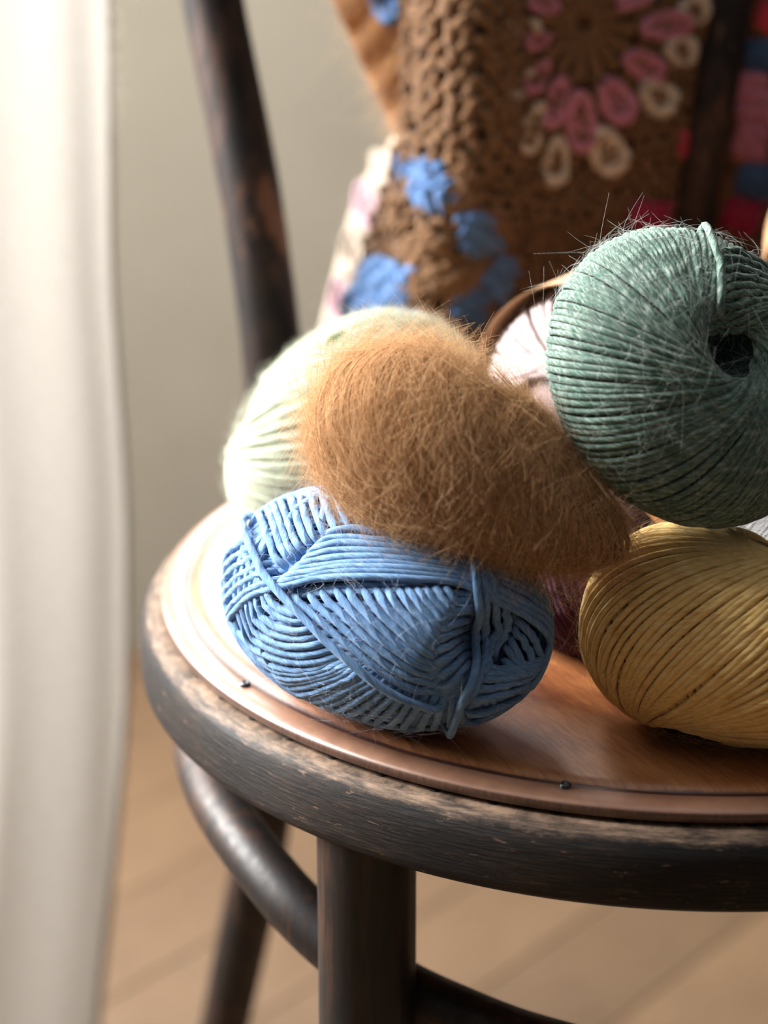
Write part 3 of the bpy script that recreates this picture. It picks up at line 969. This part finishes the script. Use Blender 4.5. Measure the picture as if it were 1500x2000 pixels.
def left_edge(py):
    return np.interp(py, [-400, -120, 0, 120, 240, 285, 320, 400, 500, 600, 780], [780, 800, 805, 812, 812, 795, 780, 748, 722, 692, 650])


def S(px, py, lift=0.0):
    p = U(px, py, depth(px, py))
    if np.any(lift):
        e = 3.0
        a = U(np.asarray(px) + e, py, depth(np.asarray(px) + e, py)) - p; b = U(px, np.asarray(py) + e, depth(px, np.asarray(py) + e)) - p
        n = nrm(np.cross(a, b)); n = n * np.sign((n * (CAM - p)).sum(-1, keepdims=True))
        return p + n * np.asarray(lift)[..., None]
    return p


def wool(name, c, var=.35, transl=0.0, sheen=.3):
    m, nt, b = new_mat(name)
    geo = N(nt, 'ShaderNodeTexCoord').outputs['Object']
    n = noise(nt, geo, 260, 5, .65); n2 = noise(nt, geo, 900, 3, .6)
    f = math_n(nt, 'ADD', math_n(nt, 'MULTIPLY', n, .6), math_n(nt, 'MULTIPLY', n2, .4))
    lo = tuple(x * (1 - var) for x in c); hi = tuple(min(1, x * (1 + var)) for x in c)
    col = ramp(nt, f, [(.35, lo), (.65, hi)])
    nt.links.new(col, b.inputs['Base Color'])
    b.inputs['Roughness'].default_value = .9; b.inputs['Specular IOR Level'].default_value = .1
    b.inputs['Sheen Weight'].default_value = sheen; b.inputs['Sheen Roughness'].default_value = .5
    bump(nt, b, f, .7, .0008)
    if transl:
        t = N(nt, 'ShaderNodeBsdfTranslucent'); mx = N(nt, 'ShaderNodeMixShader'); mx.inputs[0].default_value = transl
        nt.links.new(col, t.inputs[0]); out = nt.nodes['Material Output']
        nt.links.new(b.outputs[0], mx.inputs[1]); nt.links.new(t.outputs[0], mx.inputs[2]); nt.links.new(mx.outputs[0], out.inputs[0])
    return m


W = dict(brown=wool('brown_crochet', (.20, .103, .048), transl=.15), pink=wool('pink_crochet', (.46, .17, .245)), cream=wool('cream_crochet', (.56, .47, .38)),
         blue=wool('blue_crochet', (.075, .155, .33)), navy=wool('navy_crochet', (.045, .10, .22)), red=wool('red_crochet', (.55, .05, .09)),
         crimson=wool('crimson_crochet', (.30, .015, .06)), palepink=wool('pale_pink_crochet', (.36, .22, .25), transl=.25), ivory=wool('ivory_crochet', (.34, .275, .215), transl=.25),
         rust=wool('rust_mohair_crochet', (.46, .22, .085), transl=.45), dark=wool('dark_crochet', (.12, .055, .028)))


def sheet(fn, nu, nv, thick, name, mat, parent):
    u = np.linspace(0, 1, nu); v = np.linspace(0, 1, nv)
    UU, VV = np.meshgrid(u, v, indexing='ij')
    m = MB(); m.grid(fn(UU, VV))
    o = m.build(name, mat, parent)
    so = o.modifiers.new('thickness', 'SOLIDIFY'); so.thickness = thick; so.offset = 0
    return o


def main_sheet(u, v):
    py = -400 + v * 1160
    l = left_edge(py)
    px = l + (1640 - l) * u
    return S(px, py)


sheet(main_sheet, 90, 100, .003, 'ground_fabric', W['dark'], blk)


def tube_s(mb, P2, r, lift, sides=7, fn=S):
    P = fn(P2[:, 0], P2[:, 1], np.full(len(P2), lift))
    mb.tube(P, r, sides=sides)


# rows of brown double crochet over the whole ground
st = MB()
for row in range(0, 49):
    py0 = -394 + row * 24
    l = float(left_edge(py0))
    x = l + 4 + (row % 2) * 8; n_ = 0
    while x < 1600:
        if ((x - 1135) / 104) ** 2 + ((py0 - 45) / 114) ** 2 < 1:      # the flower's middle has its own posts
            x += 17; n_ += 1
            continue
        ridge = 800 < x < 990 and py0 < 330
        yy = py0 + 10 * math.sin(x * .012) + (12 * math.sin(x * .05) if ridge else 0)
        sgn = 1 if n_ % 2 else -1
        big = 1.5 if ridge else 1.0
        a = math.radians(56) + rng.normal(0, .2)
        ln = 30 * big * rng.uniform(.85, 1.15)
        c = np.array([x + rng.normal(0, 2), yy + rng.normal(0, 3)])
        d = np.array([sgn * math.cos(a), math.sin(a)])
        q = np.linspace(-1, 1, 7)[:, None]
        P2 = c + q * ln * .55 * d
        P = S(P2[:, 0], P2[:, 1], (.0014 + (1 - q[:, 0] ** 2) * .0034 * big))
        st.tube(P, .0019 * big * np.sqrt(1.08 - q[:, 0] ** 2), sides=6)
        x += 17 * (1.4 if ridge else 1.0); n_ += 1
o = st.build('brown_stitches', W['brown'], blk); o['kind'] = 'stuff'


def petal(cx, cy, ang, ln, wd, mat, name='petal', lift=.004, fn=S, loops=1):
    """one crochet petal: a puffy teardrop loop of thick yarn with a filled middle"""
    mb = MB()
    ln *= .95; wd *= .93
    a = math.radians(ang); ca_, sa_ = math.cos(a), math.sin(a)
    t = np.linspace(-.08, 2 * np.pi + .08, 26)
    x = -np.cos(t) * ln / 2 * .80; y = np.sin(t) * wd / 2 * .68 * (1 + .28 * np.clip(-np.cos(t), -1, 1))
    q = np.stack([cx + x * ca_ - y * sa_, cy + x * sa_ + y * ca_], 1)
    q = q + rng.normal(0, .02, q.shape) * wd * .3
    depth_m = 4200.
    rad = wd * .165 / 4150
    P = fn(q[:, 0], q[:, 1], np.full(len(q), lift) + .001 * np.sin(t * 2 + 1))
    mb.tube(P, rad * (1 + .12 * np.sin(t * 5)), sides=9)
    for yo in (-.1, .1):
        s_ = np.linspace(-1, 1, 10)
        xx = s_ * ln * .33; yv = np.full(10, yo * wd) + .04 * wd * np.sin(s_ * 3)
        q = np.stack([cx + xx * ca_ - yv * sa_, cy + xx * sa_ + yv * ca_], 1)
        P = fn(q[:, 0], q[:, 1], lift - .0022 + .0010 * (1 - s_ ** 2))
        mb.tube(P, rad * .8, sides=7)
    return mb.build(name, mat, blk)


MCX, MCY = 1135, 45
# radial posts in the flower's middle
for k in range(16):
    a = 2 * math.pi * k / 16 + .1
    q = np.linspace(0, 1, 8)[:, None]
    P2 = np.array([MCX, MCY]) + (18 + q * 82) * np.array([[math.cos(a) * .95, math.sin(a) * 1.08]])
    mb = MB(); tube_s(mb, P2, .0030 * (.5 + .7 * q[:, 0]), .0030, 7)
    mb.build('post_stitch', W['brown'], blk)
PET = [(1288, 50, -8, 120, 62), (1246, 126, 28, 96, 62), (1192, 196, 60, 108, 76), (1128, 236, 85, 132, 66), (1080, 200, 108, 122, 56), (1041, 150, 125, 96, 46),
       (1040, 78, 175, 64, 42), (1052, 8, 200, 80, 46), (1235, -14, -35, 110, 62), (1180, -70, -65, 110, 62), (1100, -70, -110, 110, 56)]
for p_ in PET:
    petal(*p_, W['pink'], 'pink_petal', .0052)
CRE = [(1318, 98, 20, 70, 70), (1272, 190, 40, 84, 76), (1178, 294, 68, 102, 84), (1080, 314, 98, 112, 66), (1030, 250, 112, 118, 52), (1008, 165, 130, 84, 36), (1010, 50, 190, 84, 46), (1345, 20, 0, 70, 70)]
for p_ in CRE:
    petal(*p_, W['cream'], 'cream_petal', .0045)
SH = [(848, 362, 80, 130, 82, 'blue'), (920, 456, 75, 106, 78, 'blue'), (958, 546, 115, 112, 66, 'blue'), (806, 325, 95, 84, 42, 'blue'), (772, 552, 20, 128, 90, 'blue'), (735, 600, 30, 110, 84, 'blue'), (905, 600, 100, 90, 70, 'navy'),
      (792, 430, 90, 118, 52, 'brown'), (834, 488, 130, 104, 84, 'brown'), (876, 552, 20, 110, 72, 'brown'), (900, 372, 100, 120, 60, 'brown'), (955, 440, 80, 90, 60, 'brown'), (820, 560, 100, 80, 60, 'brown'), (850, 640, 10, 110, 70, 'brown'),
      (1494, 34, 90, 70, 62, 'red'), (1478, 108, 80, 76, 70, 'navy'), (1462, 190, 70, 130, 90, 'pink'), (1500, 230, 60, 110, 80, 'pink'), (1456, 276, 95, 90, 70, 'pink'), (1472, 350, 10, 100, 80, 'navy'), (1440, 418, 15, 92, 74, 'crimson'),
      (1327, 284, 90, 76, 34, 'red'), (1258, 420, 10, 92, 62, 'crimson'), (1545, 130, 70, 100, 80, 'cream'), (1540, 330, 70, 100, 80, 'navy')]
def shell(cx, cy, ang, ln, wd, mat, name, lift=.0045, fn=S):
    """a granny cluster: a fan of fat upright stitches tied at one end"""
    mb = MB(); a = math.radians(ang); ca_, sa_ = math.cos(a), math.sin(a)
    n = 4
    for k in range(n):
        f = (k / (n - 1) - .5) * 2
        s_ = np.linspace(-1, 1, 22)
        xx = s_ * ln * .46; yv = f * wd * .36 * (.62 + .38 * (s_ + 1) / 2) + wd * .05 * np.sin(s_ * 7 + k * 2)
        q = np.stack([cx + xx * ca_ - yv * sa_, cy + xx * sa_ + yv * ca_], 1)
        P = fn(q[:, 0], q[:, 1], lift + .0016 * (1 - s_ ** 2) + .0006 * np.sin(s_ * 11 + k) - .0012 * f * f)
        mb.tube(P, wd * .155 / 4150 * (1 + .22 * np.sin(s_ * 12 + k * 1.7)) * np.clip(1.25 - s_ ** 4, .4, 1), sides=9)
        # the yarn-over lying across each post
        for z_ in (-.35, .3):
            t = np.linspace(-1, 1, 7)
            xx2 = (z_ + t * .16) * ln * .46; yv2 = f * wd * .36 * .85 + t * wd * .13
            q = np.stack([cx + xx2 * ca_ - yv2 * sa_, cy + xx2 * sa_ + yv2 * ca_], 1)
            P = fn(q[:, 0], q[:, 1], lift + .0032 - .0016 * t * t)
            mb.tube(P, wd * .07 / 4150, sides=6)
    return mb.build(name, mat, blk)


for cx, cy, an, ln, wd, c in SH:
    shell(cx, cy, an, ln, wd, W[c], c + '_shell')

# fuzzy fold standing out behind, at the upper left
TL = lambda v: np.interp(v, [0, .25, .5, .75, 1], [600, 640, 690, 742, 800])
TR = lambda v: np.interp(v, [0, .3, .6, .85, 1], [815, 822, 834, 826, 806])


def tongue(u, v):
    py = -150 + v * 440
    l, r_ = TL(v), TR(v)
    px = l + (r_ - l) * u
    Y = .192 - .016 * np.sin(u * np.pi * .8) + .004 * np.sin(px * .07 + py * .05)
    return U(px, py, Y)


sheet(tongue, 24, 40, .006, 'folded_corner', W['rust'], blk)


def T_fn(px, py, lift=0.0):
    v = (np.asarray(py, float) + 150) / 440
    l, r_ = TL(v), TR(v)
    u = (np.asarray(px, float) - l) / (r_ - l)
    p = tongue(u, v)
    return p + nrm(CAM - p) * np.asarray(lift + .003)[..., None]


petal(752, 8, 60, 90, 60, W['blue'], 'blue_shell', .004, T_fn)
petal(725, -40, 60, 90, 60, W['blue'], 'blue_shell', .004, T_fn)


# pale layer hanging behind at the lower left
def flap(u, v):
    py = 270 + v * 480
    l = np.interp(py, [270, 300, 360, 420, 520, 640, 760], [775, 760, 712, 690, 662, 632, 610]); r_ = 860.
    px = l + (r_ - l) * u
    Y = .165 - .045 * np.clip(v, 0, 1) + .06 * (1 - u)
    return U(px, py, Y)


sheet(flap, 20, 30, .005, 'back_layer', W['ivory'], blk)


def F_fn(px, py, lift=0.0):
    py = np.asarray(py, float); px = np.asarray(px, float)
    l = np.interp(py, [270, 300, 360, 420, 520, 640, 760], [775, 760, 712, 690, 662, 632, 610])
    p = flap((px - l) / (860. - l), (py - 270) / 480)
    return p + nrm(CAM - p) * np.asarray(lift + .0025)[..., None]


for cx, cy, an, ln, wd, c in [(716, 400, 75, 110, 60, 'palepink'), (745, 330, 70, 90, 50, 'ivory'), (690, 490, 80, 100, 60, 'ivory'), (668, 590, 80, 110, 60, 'palepink'), (705, 560, 80, 110, 60, 'ivory')]:
    petal(cx, cy, an, ln, wd, W[c], c.replace('pale', 'pale_') + '_shell', .003, F_fn)

# soft halo of fibres along the lit folds
def fuzz_sheet(fn, k, length, mat, name, rad=.00005):
    u = rng.random(k); v = rng.random(k)
    p = fn(u, v)
    T = nrm(rng.normal(size=(k, 3))); t = np.linspace(0, 1, 6)[None, :, None]
    out = nrm(CAM - p) * .5 + nrm(rng.normal(size=(k, 3)))
    ln = length * rng.lognormal(0, .4, (k, 1, 1))
    H = p[:, None] + ln * (t * out[:, None] + .8 * t * t * T[:, None])
    return hairs(name, H, rad, mat, blk)


fuzz_sheet(tongue, 3500, .008, fuzz_mat('rust_fibre', (.60, .34, .15), (.75, .52, .32), .5), 'mohair_fuzz', .00006)
fuzz_sheet(flap, 1200, .006, fuzz_mat('ivory_fibre', (.48, .40, .34), (.52, .38, .40), .4), 'wool_fuzz', .00006)
fuzz_sheet(lambda u, v: main_sheet(u ** 2 * .35, v), 2500, .006, fuzz_mat('brown_fibre', (.42, .24, .12), (.6, .42, .26), .4), 'wool_fuzz')
